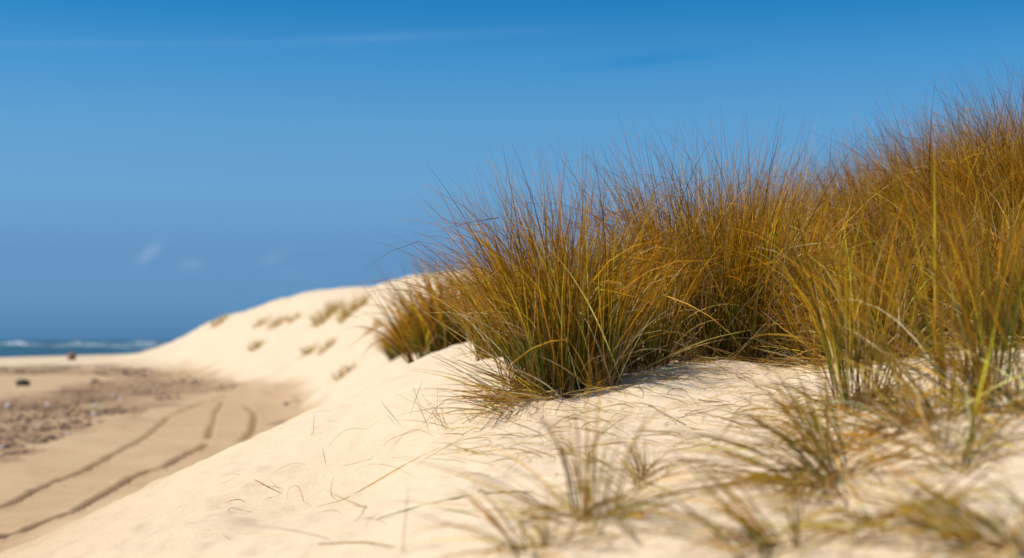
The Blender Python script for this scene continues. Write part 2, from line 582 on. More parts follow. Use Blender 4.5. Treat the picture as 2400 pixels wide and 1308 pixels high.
# ------------------------------------------------------------------ sea
def sea_material():
    m, n, l, b = new_mat('sea_water')
    tc = n.new('ShaderNodeTexCoord')
    mp = n.new('ShaderNodeMapping')
    mp.inputs['Scale'].default_value = (0.25, 0.07, 1)
    l.new(tc.outputs['Object'], mp.inputs[0])
    ns = noise_node(n, l, 1.0, 6, 0.65, mp.outputs[0])
    c = mixc(n, l, ramp(n, l, ns.outputs[0], 0.35, 0.65), (0.012, 0.055, 0.085), (0.03, 0.10, 0.13))
    l.new(c, b.inputs['Base Color'])
    b.inputs['Roughness'].default_value = 0.45
    b.inputs['Specular IOR Level'].default_value = 0.3
    bp = n.new('ShaderNodeBump')
    bp.inputs['Strength'].default_value = 1.0
    bp.inputs['Distance'].default_value = 0.8
    l.new(ns.outputs[0], bp.inputs['Height'])
    l.new(bp.outputs[0], b.inputs['Normal'])
    return m


M_SEA = sea_material()
sr = np.concatenate([np.geomspace(60, 1200, 260)[:-1], np.geomspace(1200, 12000, 30)])
sa = np.radians(np.concatenate([np.linspace(-80, -22, 60)[:-1], np.linspace(-22, -8, 200), np.linspace(-8, 60, 24)[1:]]))
SA, SR = np.meshgrid(sa, sr)
sx, sy = SR * np.sin(SA), SR * np.cos(SA)
off = shore_x(sy) - sx                       # metres seaward of the waterline
swell = sstep(5, 60, off) * (1 - sstep(900, 1300, SR))
sz = SEA + 0.22 * swell * np.sin(off * 2 * math.pi / 34 + 2.2 * fbm(sx / 60, sy / 60, 2, 80)) + 0.06 * swell * fbm(sx / 6, sy / 14, 3, 81)
idx = np.arange(sx.size).reshape(sx.shape)
q = np.stack([idx[:-1, :-1], idx[:-1, 1:], idx[1:, 1:], idx[1:, :-1]], -1).reshape(-1, 4)
o = mesh_obj('sea', np.stack([sx.ravel(), sy.ravel(), sz.ravel()], -1), q, M_SEA)
tag(o, 'band of dark teal sea along the horizon', 'sea', kind='structure')

# breakers: each a long curling ridge of foam standing on the water
def foam_material():
    m, n, l, b = new_mat('foam')
    tc = n.new('ShaderNodeTexCoord')
    ns = noise_node(n, l, 0.35, 5, 0.7, tc.outputs['Object'])
    c = mixc(n, l, ramp(n, l, ns.outputs[0], 0.42, 0.62), (0.07, 0.15, 0.20), (0.36, 0.40, 0.43))
    l.new(c, b.inputs['Base Color'])
    b.inputs['Roughness'].default_value = 0.9
    return m


M_FOAM = foam_material()


def breaker(dist, px0, px1, hgt, wid, seed, label):
    n = 160
    th = np.linspace((px0 - 1200) / F, (px1 - 1200) / F, n)
    d = dist + 6 * fbm(th * 30, th * 0 + seed, 3, seed)
    x = th * d
    env = np.sin(np.linspace(0, math.pi, n)) ** 0.35
    hh = hgt * env * np.clip(0.62 + 0.55 * fbm(x / 9.0, x * 0 + seed * 3.1, 4, seed + 3), 0.04, 1.4)
    prof = [(-0.6, -0.12), (-0.35, 0.25), (-0.12, 0.75), (0.0, 1.0), (0.2, 0.85), (0.45, 0.35), (0.8, -0.12)]
    V, k = [], len(prof)
    for i in range(n):
        for (a, b_) in prof:
            j = 0.12 * vnoise(np.array([x[i] * 1.3 + a * 7]), np.array([b_ * 5.0 + seed]), seed)[0]
            V.append((x[i], d[i] + a * wid * (1 + j), SEA + b_ * hh[i] * (1 + 2 * j) - 0.1))
    f = [(i * k + j, (i + 1) * k + j, (i + 1) * k + j + 1, i * k + j + 1) for i in range(n - 1) for j in range(k - 1)]
    o = mesh_obj('breaking_wave', V, np.array(f), M_FOAM)
    return tag(o, label, 'wave', 'lines of surf out at sea')


breaker(620, -400, 470, 1.55, 14, 5, 'farthest white line of surf, right on the horizon')
breaker(470, -350, 250, 1.1, 10, 12, 'broken white surf line just inside the horizon surf')
breaker(390, 120, 460, 0.9, 8, 19, 'short white surf line running in behind the far dune')
breaker(250, 240, 420, 0.3, 4, 27, 'low white wash at the waterline beside the far dune')

# ------------------------------------------------------------------ marram grass
C_BASE = np.array([[0.10, 0.04, 0.015], [0.06, 0.05, 0.012], [0.14, 0.07, 0.025]])  # brown sheath colours, deepened to carry the shade inside the tussock
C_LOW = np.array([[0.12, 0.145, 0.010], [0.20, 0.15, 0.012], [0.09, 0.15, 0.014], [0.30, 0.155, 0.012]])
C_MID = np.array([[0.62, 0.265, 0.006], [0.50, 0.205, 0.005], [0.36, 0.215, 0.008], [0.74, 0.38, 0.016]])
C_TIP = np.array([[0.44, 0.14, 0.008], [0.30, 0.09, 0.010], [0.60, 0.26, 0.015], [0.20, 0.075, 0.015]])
C_STRAW = np.array([[0.70, 0.47, 0.13], [0.78, 0.59, 0.27], [0.66, 0.37, 0.04], [0.50, 0.28, 0.06], [0.48, 0.36, 0.21]])
SEG = 8
TS = np.linspace(0, 1, SEG + 1)


def blade_set(r, bx, by, L, phi, tilt, bend, w0, straw, pw_=1.6, green=0.5, lift=0.0, clampz=True, zbase=None):
    """ribbons: arrays over blades -> verts (n,SEG+1,2,3), colours (n,SEG+1,3)"""
    n = len(bx)
    t = TS[None, :]
    th = tilt[:, None] + bend[:, None] * t ** pw_
    kink = np.where(r.random(n) < 0.19, r.uniform(0.5, 1.5, n), 0.0)[:, None] * (t > r.uniform(0.35, 0.85, n)[:, None])
    th = np.minimum(th + kink, 2.6)
    drift = r.normal(0, 0.65, n)[:, None] * t ** 1.5
    ph = phi[:, None] + drift
    ds = L[:, None] / SEG
    dx, dy, dz = np.sin(th) * np.cos(ph), np.sin(th) * np.sin(ph), np.cos(th)
    bz = h_at(bx, by) - 0.012 if zbase is None else zbase
    X = bx[:, None] + np.concatenate([np.zeros((n, 1)), np.cumsum(dx[:, :-1] * ds, 1)], 1)
    Y = by[:, None] + np.concatenate([np.zeros((n, 1)), np.cumsum(dy[:, :-1] * ds, 1)], 1)
    Z = bz[:, None] + np.concatenate([np.zeros((n, 1)), np.cumsum(dz[:, :-1] * ds, 1)], 1)
    if clampz:
        g = h_at(X.ravel(), Y.ravel()).reshape(X.shape) + 0.004 + 0.02 * r.random((n, 1))
        low = (Z < g) & (t > 0.12)
        Z = np.where(low, g, Z)
        lying = low.any(1)
        for _ in range(5):
            Zs = Z.copy()
            Zs[:, 1:-1] = 0.25 * Z[:, :-2] + 0.5 * Z[:, 1:-1] + 0.25 * Z[:, 2:]
            Z = np.where(lying[:, None], Zs, Z)
    T = np.stack([dx, dy, dz], -1)
    ref = r.normal(size=(n, 3))
    ref[:, 2] *= 0.3
    side = np.cross(T, ref[:, None, :])
    side /= np.linalg.norm(side, axis=-1, keepdims=True) + 1e-9
    wp = w0[:, None] * np.clip(0.55 + 1.6 * t, 0, 1) * np.clip((1.0 - t) * 1.9, 0.10, 1) * 0.5
    Pm = np.stack([X, Y, Z], -1)
    V = np.stack([Pm - side * wp[..., None], Pm + side * wp[..., None]], 2)
    pick = lambda c: c[r.integers(0, len(c), n)]
    cb, cl, cm, ct = pick(C_BASE), pick(C_LOW), pick(C_MID), pick(C_TIP)
    gsel = r.random(n) < green
    cm = np.where(gsel[:, None], 0.42 * cl + 0.58 * cm, cm)
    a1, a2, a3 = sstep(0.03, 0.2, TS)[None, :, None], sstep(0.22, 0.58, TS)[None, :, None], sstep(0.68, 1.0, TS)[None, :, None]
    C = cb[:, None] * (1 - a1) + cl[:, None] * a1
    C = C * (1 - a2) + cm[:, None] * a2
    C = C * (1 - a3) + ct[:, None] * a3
    cs = pick(C_STRAW)
    C = np.where(straw[:, None, None], cs[:, None] * (1 - 0.25 * a3), C)
    C = np.minimum(C * np.exp(r.normal(0.06, 0.46, (n, 1, 1))), 0.85)
    return V, C


QB = np.array([(2 * i, 2 * i + 1, 2 * i + 3, 2 * i + 2) for i in range(SEG)])


def ribbon_obj(name, V, C, mat, parent, origin, kind=None):
    n = V.shape[0]
    verts = V.reshape(-1, 3) - np.array(origin)
    faces = (QB[None] + (np.arange(n) * (SEG + 1) * 2)[:, None, None]).reshape(-1, 4)
    col = np.repeat(C.reshape(-1, 3), 2, axis=0)
    o = mesh_obj(name, verts, faces, mat, parent=parent, color=col)
    if kind:
        o['kind'] = kind
    return o


def tussock(name, label, group, xy, rx, ry, n, L, seed, lean=(0, 0), fan=0.5, straw=0.10, green=0.5, w=0.0040, singles=0, upright=0.16, droop=0.62, arch=0.24, mess=0, cat='grass tussock', sweep=0, cross=0, skirt=0, shoots=8):
    """a marram tussock rooted round xy; rx, ry its half extents in m; L its usual blade length"""
    r = np.random.default_rng(seed)
    cx, cy = xy
    org = (cx, cy, float(h_at(cx, cy)))
    root = empty(name, org)
    tag(root, label, cat, group)

    def make(k, Lm, Ls, straw_p, tl, bd_arch, wk):
        ns = max(3, k // shoots)
        u = r.random(ns) ** 0.6
        a = r.random(ns) * 2 * math.pi
        sxx, syy = cx + rx * u * np.cos(a), cy + ry * u * np.sin(a)
        who = r.integers(0, ns, k)
        bx, by = sxx[who] + r.normal(0, 0.008, k), syy[who] + r.normal(0, 0.008, k)
        ox, oy = (bx - cx) / max(rx, 0.02), (by - cy) / max(ry, 0.02)
        sl = r.normal(0, 0.10, (2, ns))
        vx = sl[0][who] + fan * ox * (1.25 - 0.5 * r.random(k)) + lean[0] + r.normal(0, tl, k)
        vy = sl[1][who] + fan * oy + lean[1] + r.normal(0, tl, k)
        tilt = np.hypot(vx, vy)
        phi = np.arctan2(vy, vx) + r.normal(0, 0.3, k)
        bend = np.abs(r.normal(0, droop, k)) * 0.8
        ar = r.random(k) < bd_arch
        bend = np.where(ar, r.uniform(0.9, 2.0, k), bend)
        tilt = np.minimum(tilt, 1.8)
        LL = np.clip(r.normal(Lm, Ls, k), 0.35 * Lm, 1.22 * Lm)
        LL = np.where(r.random(k) < 0.12, LL * r.uniform(0.3, 0.7, k), LL)
        return blade_set(r, bx, by, LL, phi, tilt * 0.75, bend, wk * r.uniform(0.6, 1.3, k), r.random(k) < straw_p, green=green)

    V, C = make(n, L, 0.15 * L, straw * 0.4, upright, arch, w)
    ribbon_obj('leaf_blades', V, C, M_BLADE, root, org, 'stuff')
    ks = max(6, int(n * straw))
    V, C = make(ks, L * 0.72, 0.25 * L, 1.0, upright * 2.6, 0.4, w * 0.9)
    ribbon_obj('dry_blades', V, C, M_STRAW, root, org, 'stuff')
    if mess:                                   # dead leaves sprawled round the foot
        a = r.random(mess) * 2 * math.pi
        u = 0.3 + 0.9 * r.random(mess) ** 0.7
        bx, by = cx + rx * u * np.cos(a), cy + ry * u * np.sin(a)
        V, C = blade_set(r, bx, by, r.uniform(0.1, 0.38, mess), r.random(mess) * 6.28, r.uniform(0.9, 1.5, mess), r.uniform(0.0, 0.7, mess), w * r.uniform(0.5, 1.1, mess), r.random(mess) < 0.75)
        ribbon_obj('dead_leaves', V, C, M_STRAW, root, org, 'stuff')
    if skirt:                                  # limp old leaves trailing down the slope from the foot
        bx, by = cx - rx * r.uniform(0.0, 1.15, skirt), cy - ry * r.uniform(0.0, 1.0, skirt)
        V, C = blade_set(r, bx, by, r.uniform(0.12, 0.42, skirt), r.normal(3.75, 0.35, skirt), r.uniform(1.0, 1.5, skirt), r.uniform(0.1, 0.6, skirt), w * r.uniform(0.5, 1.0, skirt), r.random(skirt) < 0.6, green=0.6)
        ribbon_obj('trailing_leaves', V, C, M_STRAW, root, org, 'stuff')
    for i in range(sweep):                     # long leaves bowed out to the seaward side
        a = np.array
        V, C = blade_set(r, a([cx - rx * r.uniform(0.1, 0.9)]), a([cy + ry * r.uniform(-0.8, 0.8)]), a([L * r.uniform(0.85, 1.25)]), a([r.normal(math.pi, 0.35)]), a([r.uniform(0.3, 0.75)]), a([r.uniform(0.5, 1.15)]), a([w * r.uniform(0.6, 0.9)]), a([r.random() < 0.2]), green=0.6)
        ribbon_obj('blade', V, C, M_BLADE, root, org)
    for i in range(cross):                     # bleached stalks lying across the clump
        a = np.array
        V, C = blade_set(r, a([cx + rx * r.uniform(-1, 1)]), a([cy - ry * r.uniform(0.3, 1.1)]), a([L * r.uniform(0.6, 1.1)]), a([r.choice([0.0, math.pi]) + r.normal(0, 0.5)]), a([r.uniform(0.35, 1.0)]), a([r.uniform(0.1, 1.0)]), a([w * r.uniform(0.6, 1.0)]), a([True]))
        ribbon_obj('stalk', V, C, M_STRAW, root, org)
    for i in range(singles):                   # the long outer leaves one can follow singly
        V, C = make(1, L * 1.12, 0.12 * L, 0.25, upright * 2.2, 0.75, w * 1.2)
        ribbon_obj('blade', V, C, M_BLADE, root, org)
    return root


def at(px, d):
    return ((px - 1200) / F * d, d)


TUFT = 'marram_tussock'
G_RIDGE = 'marram tussocks along the dune ridge'
# in the focal plane
tussock(TUFT, 'sharp marram tussock at the left end of the grass, fanning over bare sand', G_RIDGE, at(1328, 4.5), 0.18, 0.15, 1050, 0.66, 11, lean=(-0.09, 0.0), fan=0.26, singles=22, mess=110, straw=0.18, green=0.78, sweep=10, cross=14, skirt=150)
tussock(TUFT, 'narrow in-focus marram tussock joined to the right of the leftmost one', G_RIDGE, at(1460, 4.85), 0.16, 0.14, 520, 0.49, 12, lean=(-0.12, 0), fan=0.24, singles=10, mess=60, green=0.55, cross=10)
tussock(TUFT, 'broad sharp marram tussock with pale crossing stalks in the middle of the ridge', G_RIDGE, at(1690, 5.25), 0.25, 0.2, 1400, 0.77, 13, lean=(-0.08, 0), fan=0.24, singles=22, mess=200, straw=0.24, green=0.55, cross=60, sweep=12)
tussock(TUFT, 'dark marram tussock leaning over the sand between middle and tall right tussocks', G_RIDGE, at(1850, 5.3), 0.13, 0.14, 600, 0.64, 14, lean=(-0.20, 0), fan=0.3, singles=10, mess=160, green=0.5, cross=14, sweep=8)
tussock(TUFT, 'tall russet marram tussock rising against the sky near the right edge', G_RIDGE, at(2320, 5.7), 0.26, 0.22, 1500, 0.76, 15, lean=(0.0, 0), fan=0.24, singles=20, mess=160, straw=0.24, green=0.4, cross=50, sweep=14)
tussock(TUFT, 'russet marram tussock cut off by the right edge of the picture', G_RIDGE, at(2480, 5.5), 0.22, 0.2, 900, 0.80, 16, lean=(-0.12, 0), fan=0.3, singles=16, mess=60, straw=0.14, green=0.3)
tussock(TUFT, 'golden marram tussock with thin upright tips just left of the tall russet one', G_RIDGE, at(2130, 5.9), 0.24, 0.2, 1100, 0.68, 17, lean=(-0.02, 0), fan=0.26, singles=12, mess=160, straw=0.2, green=0.55, cross=20)
tussock(TUFT, 'slim golden marram tussock filling the gap right of the broad middle one', G_RIDGE, at(1985, 6.3), 0.2, 0.2, 520, 0.66, 18, lean=(0.02, 0), fan=0.26, singles=8, mess=90, green=0.4)
# slightly soft, just behind
tussock(TUFT, 'soft ochre marram tussock behind the left side of the sharp leftmost tussock', G_RIDGE, at(1190, 6.3), 0.16, 0.18, 600, 0.46, 21, lean=(-0.03, 0), fan=0.25, singles=4, straw=0.12, green=0.25)
ORD = ['first', 'second', 'third', 'fourth', 'fifth', 'sixth', 'seventh', 'eighth', 'ninth', 'tenth', 'eleventh', 'twelfth']
for i, (px, d, L, n) in enumerate(((1235, 7.3, 0.50, 500), (1340, 8.0, 0.48, 420), (1450, 7.2, 0.48, 460), (1570, 7.7, 0.66, 550), (1690, 8.3, 0.76, 600), (1800, 7.5, 0.74, 600), (1905, 8.3, 0.78, 600), (2010, 7.5, 0.74, 600), (2110, 8.4, 0.78, 600), (2215, 7.5, 0.78, 600), (2320, 8.2, 0.8, 600), (2420, 7.5, 0.82, 600))):
    tussock(TUFT, ORD[i] + ' tussock from the left in the blurred golden row behind the sharp grass', 'blurred marram row behind the sharp tussocks', at(px, d), 0.30, 0.3, n, L * 0.88, 40 + i, lean=(-0.03, 0), fan=0.26, straw=0.14, green=0.35)
# in front of the focal plane, soft
tussock(TUFT, 'blurred green tuft of tall upright blades standing nearer than the right tussocks', 'blurred tufts in front', at(2235, 3.3), 0.12, 0.09, 130, 0.62, 61, lean=(-0.12, 0), fan=0.35, singles=6, mess=40, green=0.9, w=0.0042, straw=0.06)
tussock(TUFT, 'blurred thin tuft of tall stems below the golden tussocks, left of the green tuft', 'blurred tufts in front', at(2015, 3.6), 0.06, 0.05, 90, 0.60, 62, lean=(0.04, 0), fan=0.26, singles=4, mess=40, green=0.85, w=0.0042, straw=0.06)
tussock(TUFT, 'olive tussock of leaning blades at the right edge, before the tall russet one', 'blurred tufts in front', at(2420, 4.3), 0.12, 0.1, 260, 0.42, 64, lean=(-0.25, 0), fan=0.45, singles=6, mess=120, green=0.75, straw=0.15)
tussock(TUFT, 'low tangled tussock at the foot of the golden and russet tussocks', 'blurred tufts in front', at(2190, 4.7), 0.16, 0.1, 240, 0.30, 65, lean=(-0.3, 0), fan=0.5, mess=140, green=0.6, straw=0.3)
tussock(TUFT, 'leafy olive tussock below the golden ones, between thin stems and green tuft', 'blurred tufts in front', at(2090, 4.55), 0.17, 0.12, 420, 0.46, 66, lean=(-0.1, 0), fan=0.35, singles=8, mess=120, green=0.75, straw=0.2, cross=10)
tussock(TUFT, 'leafy olive tussock right of the green tuft, under the tall russet one', 'blurred tufts in front', at(2310, 4.6), 0.18, 0.12, 460, 0.50, 67, lean=(-0.08, 0), fan=0.35, singles=8, mess=140, green=0.7, straw=0.2, cross=14)
tussock(TUFT, 'short tussock filling the hollow right of the dark leaning tussock', 'blurred tufts in front', at(1960, 4.9), 0.12, 0.1, 260, 0.40, 68, lean=(-0.15, 0), fan=0.35, mess=140, green=0.6, straw=0.3, cross=10)
tussock(TUFT, 'blurred leafy tuft low at the right edge, above the grey sand', 'blurred tufts in front', at(2385, 2.9), 0.09, 0.07, 60, 0.34, 63, lean=(-0.6, -0.2), fan=0.5, mess=60, green=0.7, straw=0.3, w=0.0038)


def tuft_at(px, py, label, **k):
    p = hit(px, py)
    return tussock('grass_tuft', label, 'small tufts on the near sand', (p.x, p.y), cat='grass tuft', **k)


tuft_at(1385, 1215, 'blurred dry tuft of thin upright stalks in the lower middle of the sand', rx=0.035, ry=0.035, n=24, L=0.28, seed=71, fan=0.1, singles=5, mess=80, straw=0.9, green=0.4, upright=0.07, w=0.0034)
tuft_at(1500, 1128, 'short golden tuft with a green heart, right of the thin upright stalks', rx=0.03, ry=0.03, n=26, L=0.12, seed=72, fan=0.4, mess=24, straw=0.8, green=0.9, w=0.003)
tuft_at(1935, 1125, 'blurred olive tuft with a dark heart, its blades swept down to the left', rx=0.05, ry=0.04, n=85, L=0.36, seed=73, lean=(-1.1, -1.1), fan=0.6, singles=8, mess=40, straw=0.3, green=1.0, droop=0.9, w=0.0038)
tuft_at(1965, 1060, 'blurred brown stalks standing just behind the olive dark-hearted tuft', rx=0.04, ry=0.03, n=22, L=0.24, seed=74, lean=(-0.2, 0.1), fan=0.4, singles=3, mess=40, straw=0.5, green=0.4)
tuft_at(2120, 1010, 'blurred sprawling tuft with yellow and green leaves lying across the sand hollow', rx=0.08, ry=0.04, n=34, L=0.24, seed=75, lean=(-1.3, -0.2), fan=0.6, mess=60, straw=0.7, green=0.7, droop=0.9)
tuft_at(2250, 1075, 'blurred reddish stalks on the sand below the tall green tuft', rx=0.05, ry=0.04, n=24, L=0.26, seed=76, lean=(0.2, 0.1), fan=0.5, mess=50, straw=0.5, green=0.4)
tuft_at(2370, 1275, 'very blurred olive tuft in the bottom right corner', rx=0.06, ry=0.05, n=45, L=0.26, seed=77, lean=(-1.0, -0.7), fan=0.5, mess=40, straw=0.4, green=0.7, w=0.0038)
tuft_at(2090, 1230, 'very blurred thin stalks on bare sand between olive tuft and bottom right corner', rx=0.05, ry=0.04, n=14, L=0.16, seed=78, lean=(-0.9, -0.9), fan=0.5, mess=24, straw=0.5, green=0.6)
tuft_at(1790, 1290, 'very blurred green sprig at the bottom edge under the olive tuft', rx=0.05, ry=0.03, n=22, L=0.22, seed=79, lean=(-1.0, -0.9), fan=0.5, mess=20, straw=0.4, green=0.8)
tuft_at(1290, 1285, 'very blurred dry sprig at the bottom edge under the upright stalks', rx=0.05, ry=0.03, n=10, L=0.16, seed=80, lean=(-0.5, 0), fan=0.5, mess=26, straw=0.9, green=0.5)
tuft_at(1075, 985, 'sparse fine stalks on open sand left of the sharp leftmost tussock', rx=0.10, ry=0.06, n=9, L=0.14, seed=81, lean=(-0.2, 0), fan=0.5, mess=14, straw=0.6, green=0.8, w=0.002)

# far-off plants on the dune, each from its place in the photo
FAR = [(962, 812, 1.0, 0.42, 300, 'blurred dark bushy tussock at the foot of the ridge grass, beside the hollow'),
       (1018, 806, 1.15, 0.42, 300, 'blurred dark tussock tucked against the ridge grass, right of the bushy one'),
       (1052, 836, 1.0, 0.3, 160, 'blurred brown tuft low between the dark bush and the sharp leftmost tussock'),
       (512, 762, 0.75, 0.5, 70, 'blurred tuft on the shoulder of the far dune, nearest the sea'),
       (612, 762, 0.5, 0.4, 36, 'pale small tuft at the left of the upper row on the far dune'),
       (650, 764, 0.6, 0.45, 50, 'pale tuft second in the upper row on the far dune'),
       (692, 750, 0.5, 0.3, 36, 'pale tuft third in the upper row on the far dune'),
       (765, 750, 0.95, 0.6, 120, 'largest brown tuft high on the far dune'),
       (826, 736, 0.85, 0.5, 90, 'brown tuft just right of the largest one on the far dune'),
       (602, 818, 0.55, 0.25, 46, 'lone olive tuft in the middle of the far dune face'),
       (722, 830, 0.5, 0.3, 36, 'faint yellow tuft low on the far dune, left of a pair'),
       (766, 820, 0.5, 0.3, 40, 'olive tuft low on the far dune, right of a pair'),
       (805, 882, 0.4, 0.2, 26, 'lowest faint tuft on the far dune, above the grey hollow'),
       (880, 770, 0.5, 0.3, 24, 'sparse faint tuft on the far dune left of the dark bushes')]
for i, (px, py, L, rx, n, lab) in enumerate(FAR):
    p = hit(px, py, 11.0)
    big = i < 3
    tussock(TUFT if big else 'grass_tuft', lab, 'tufts on the far dune' if not big else 'blurred bushes behind the dune edge', (p.x, p.y), rx, rx * 0.8, n * (3 if big else 1), L * (0.7 if big else 0.85), 100 + i, lean=(-0.1, 0), fan=0.5, straw=0.15 if big else 2.0, green=0.55 if big else 0.3, w=0.018 if not big else 0.012, cat='grass tussock' if big else 'grass tuft', droop=0.7, shoots=2)

# ------------------------------------------------------------------ single straws on the sand (photo outlines, rooted where they stand)
def straw(label, pts, width=0.0026, col=(0.5, 0.3, 0.1), lay=False, name='straw'):
    a, b = hit(*pts[0]), hit(*pts[-1])
    m = len(pts)
    if not lay:
        low = max((pts[0], pts[-1]), key=lambda p: p[1])
        a = b = hit(*low)
    P3 = []
    for i, (px, py) in enumerate(pts):
        d = a.y + (b.y - a.y) * i / (m - 1)
        if lay:
            d = hit(px, py).y
        v = Vector(((px - 1200) / F * d, d, (HOR - py) / F * d))
        v.z = max(v.z, float(h_at(v.x, v.y)) + 0.002)
        P3.append(v)
    # smooth by Catmull-Rom
    Q = []
    E = [P3[0]] + P3 + [P3[-1]]
    for i in range(1, len(E) - 2):
        for k in range(5):
            t = k / 5
            p0, p1, p2, p3 = E[i - 1], E[i], E[i + 1], E[i + 2]
            Q.append(0.5 * ((2 * p1) + (p2 - p0) * t + (2 * p0 - 5 * p1 + 4 * p2 - p3) * t * t + (3 * p1 - p0 - 3 * p2 + p3) * t ** 3))
    Q.append(P3[-1])
    org = min(P3, key=lambda v: v.z)
    V, C = [], []
    for i, p in enumerate(Q):
        tan = (Q[min(i + 1, len(Q) - 1)] - Q[max(i - 1, 0)]).normalized()
        u = tan.cross(Vector((0, 1, 0.2))).normalized()
        w_ = tan.cross(u)
        f = i / (len(Q) - 1)
        rad = width * 0.30 * (0.35 + 0.65 * math.sin(math.pi * min(max(f, 0.12), 0.88)))
        for k in range(5):
            an = k * 2 * math.pi / 5
            V.append(p - org + u * math.cos(an) * rad + w_ * math.sin(an) * rad * 0.7)
            C.append([c * (0.95 + 0.4 * f) for c in col])
    fc = [(i * 5 + k, i * 5 + (k + 1) % 5, (i + 1) * 5 + (k + 1) % 5, (i + 1) * 5 + k) for i in range(len(Q) - 1) for k in range(5)]
    o = mesh_obj(name, V, np.array(fc), M_STRAW, color=np.array(C), loc=org)
    return tag(o, label, 'straw', 'loose straws on the near sand')


BR, TA, RE, YE, GR = (0.46, 0.27, 0.08), (0.56, 0.42, 0.22), (0.38, 0.18, 0.08), (0.66, 0.46, 0.14), (0.30, 0.27, 0.12)
straw('thick tan straw slanting down to the right on bare left sand', [(597, 1124), (628, 1141), (660, 1158)], 0.0062, BR)
straw('hair-thin straw beside the thick slanting one', [(634, 1126), (648, 1141), (664, 1156)], 0.002, BR)
straw('dark straw with a hooked end lying on the lower left sand', [(541, 1204), (535, 1197), (543, 1190), (568, 1196), (592, 1201)], 0.0028, RE)
straw('straw bent into a tall hoop stuck in the sand', [(673, 1170), (676, 1148), (690, 1138), (703, 1146), (711, 1172), (714, 1178), (722, 1180), (729, 1189)], 0.0030, YE)
straw('upright straw with a kinked foot right of the hoop', [(781, 1118), (777, 1140), (777, 1160), (784, 1168), (792, 1176)], 0.0028, RE)
straw('forked reddish straw shaped like a letter T', [(830, 1184), (845, 1187), (860, 1187), (852, 1194), (850, 1204), (838, 1216), (830, 1222)], 0.0034, RE)
straw('long low arching straw on the upper left sand', [(772, 1047), (784, 1029), (806, 1011), (828, 1004), (858, 1005), (890, 1009)], 0.0026, TA)
straw('low arching straw nearer the leftmost tussock', [(898, 1047), (912, 1032), (936, 1021), (975, 1019), (1020, 1026)], 0.0026, BR)
straw('short upright straw standing alone near the dune edge', [(737, 972), (735, 1000), (734, 1024)], 0.0030, BR)
straw('short leaning straw below the lone upright one', [(755, 1048), (760, 1070), (765, 1095)], 0.0028, GR)
straw('leaning green-brown stalk above the arching straws', [(893, 940), (915, 968), (938, 997)], 0.0034, GR)
straw('smaller stalk beside the leaning green-brown one', [(907, 972), (915, 980), (925, 996)], 0.0022, GR)
straw('tall thin reddish straw standing in the lower middle sand', [(958, 1132), (952, 1200), (947, 1250), (942, 1300)], 0.0028, RE)
straw('pale arc of straw on the sand above the slanting pair', [(640, 1112), (660, 1096), (688, 1086), (714, 1088)], 0.0024, TA)
straw('long yellow straw trailing down from the leftmost tussock', [(745, 1188), (800, 1174), (860, 1142), (950, 1090), (1080, 1030)], 0.0034, YE, True)
straw('second long yellow straw trailing from the leftmost tussock', [(840, 1155), (900, 1120), (980, 1075), (1100, 1020)], 0.0034, YE, True)
straw('thin wavy straw lying under the arching ones', [(790, 1096), (830, 1088), (865, 1078), (920, 1074), (980, 1074)], 0.0022, TA, True)
straw('stalk of a crossed pair left of the leftmost tussock, leaning right', [(990, 893), (976, 930), (962, 975)], 0.0028, GR)
straw('stalk of a crossed pair left of the leftmost tussock, leaning left', [(968, 905), (978, 935), (990, 962)], 0.0026, GR)
straw('tiny pale straw at the far lower left of the sand', [(521, 1252), (534, 1261), (548, 1267)], 0.0026, GR)
straw('small curled straw under the sparse fine stalks', [(998, 968), (1000, 955), (1010, 945), (1022, 950), (1028, 962)], 0.0022, TA)
straw('long blurred grey-green leaf lying across the lower middle sand', [(885, 1218), (960, 1196), (1060, 1172), (1150, 1158), (1240, 1156), (1330, 1172)], 0.0070, GR, True, 'fallen_leaf')
straw('blurred brown leaf lying along the bottom edge', [(745, 1278), (800, 1275), (860, 1274), (900, 1280), (950, 1290)], 0.0060, BR, True, 'fallen_leaf')
straw('blurred pale stalk crossing the dry upright tuft', [(1370, 1130), (1430, 1150), (1500, 1178), (1600, 1205)], 0.0050, TA, True, 'fallen_leaf')
straw('dark fallen leaf slanting across the sand below the broad middle tussock', [(1690, 862), (1730, 885), (1770, 905), (1795, 918)], 0.0060, GR, True, 'fallen_leaf')
straw('brown fallen leaf with a bent tip on the sand below the narrow tussock', [(1560, 895), (1600, 915), (1640, 938), (1680, 945)], 0.0060, BR, True, 'fallen_leaf')
straw('dark leaf slanting through the middle of the near sand', [(1520, 950), (1570, 978), (1620, 1005), (1650, 1030)], 0.0055, GR, True, 'fallen_leaf')

# leaf litter too fine to count: thin dead leaves lying all over the near sand
r = np.random.default_rng(500)
lx, ly = [], []
for px0, px1, py0, py1, k in ((1060, 1400, 960, 1080, 90), (1330, 1900, 905, 1050, 220), (1750, 2400, 900, 1060, 360), (1050, 1700, 1050, 1300, 80), (1700, 2400, 1060, 1300, 260), (560, 1060, 960, 1290, 14), (1560, 2000, 840, 890, 140), (2000, 2400, 700, 880, 800)):
    for _ in range(k):
        p = hit(r.uniform(px0, px1), r.uniform(py0, py1))
        lx.append(p.x)
        ly.append(p.y)
lx, ly = np.array(lx), np.array(ly)
k = len(lx)
V, C = blade_set(r, lx, ly, r.uniform(0.04, 0.26, k), np.where(r.random(k) < 0.6, r.normal(3.6, 0.5, k), r.random(k) * 6.28), r.uniform(1.2, 1.57, k), r.uniform(0, 0.4, k), r.uniform(0.001, 0.0026, k), r.random(k) < 0.9)
C = C * r.uniform(0.7, 1.05, (k, 1, 1))
o = ribbon_obj('leaf_litter', V, C, M_STRAW, None, (0, 0, 0), 'stuff')
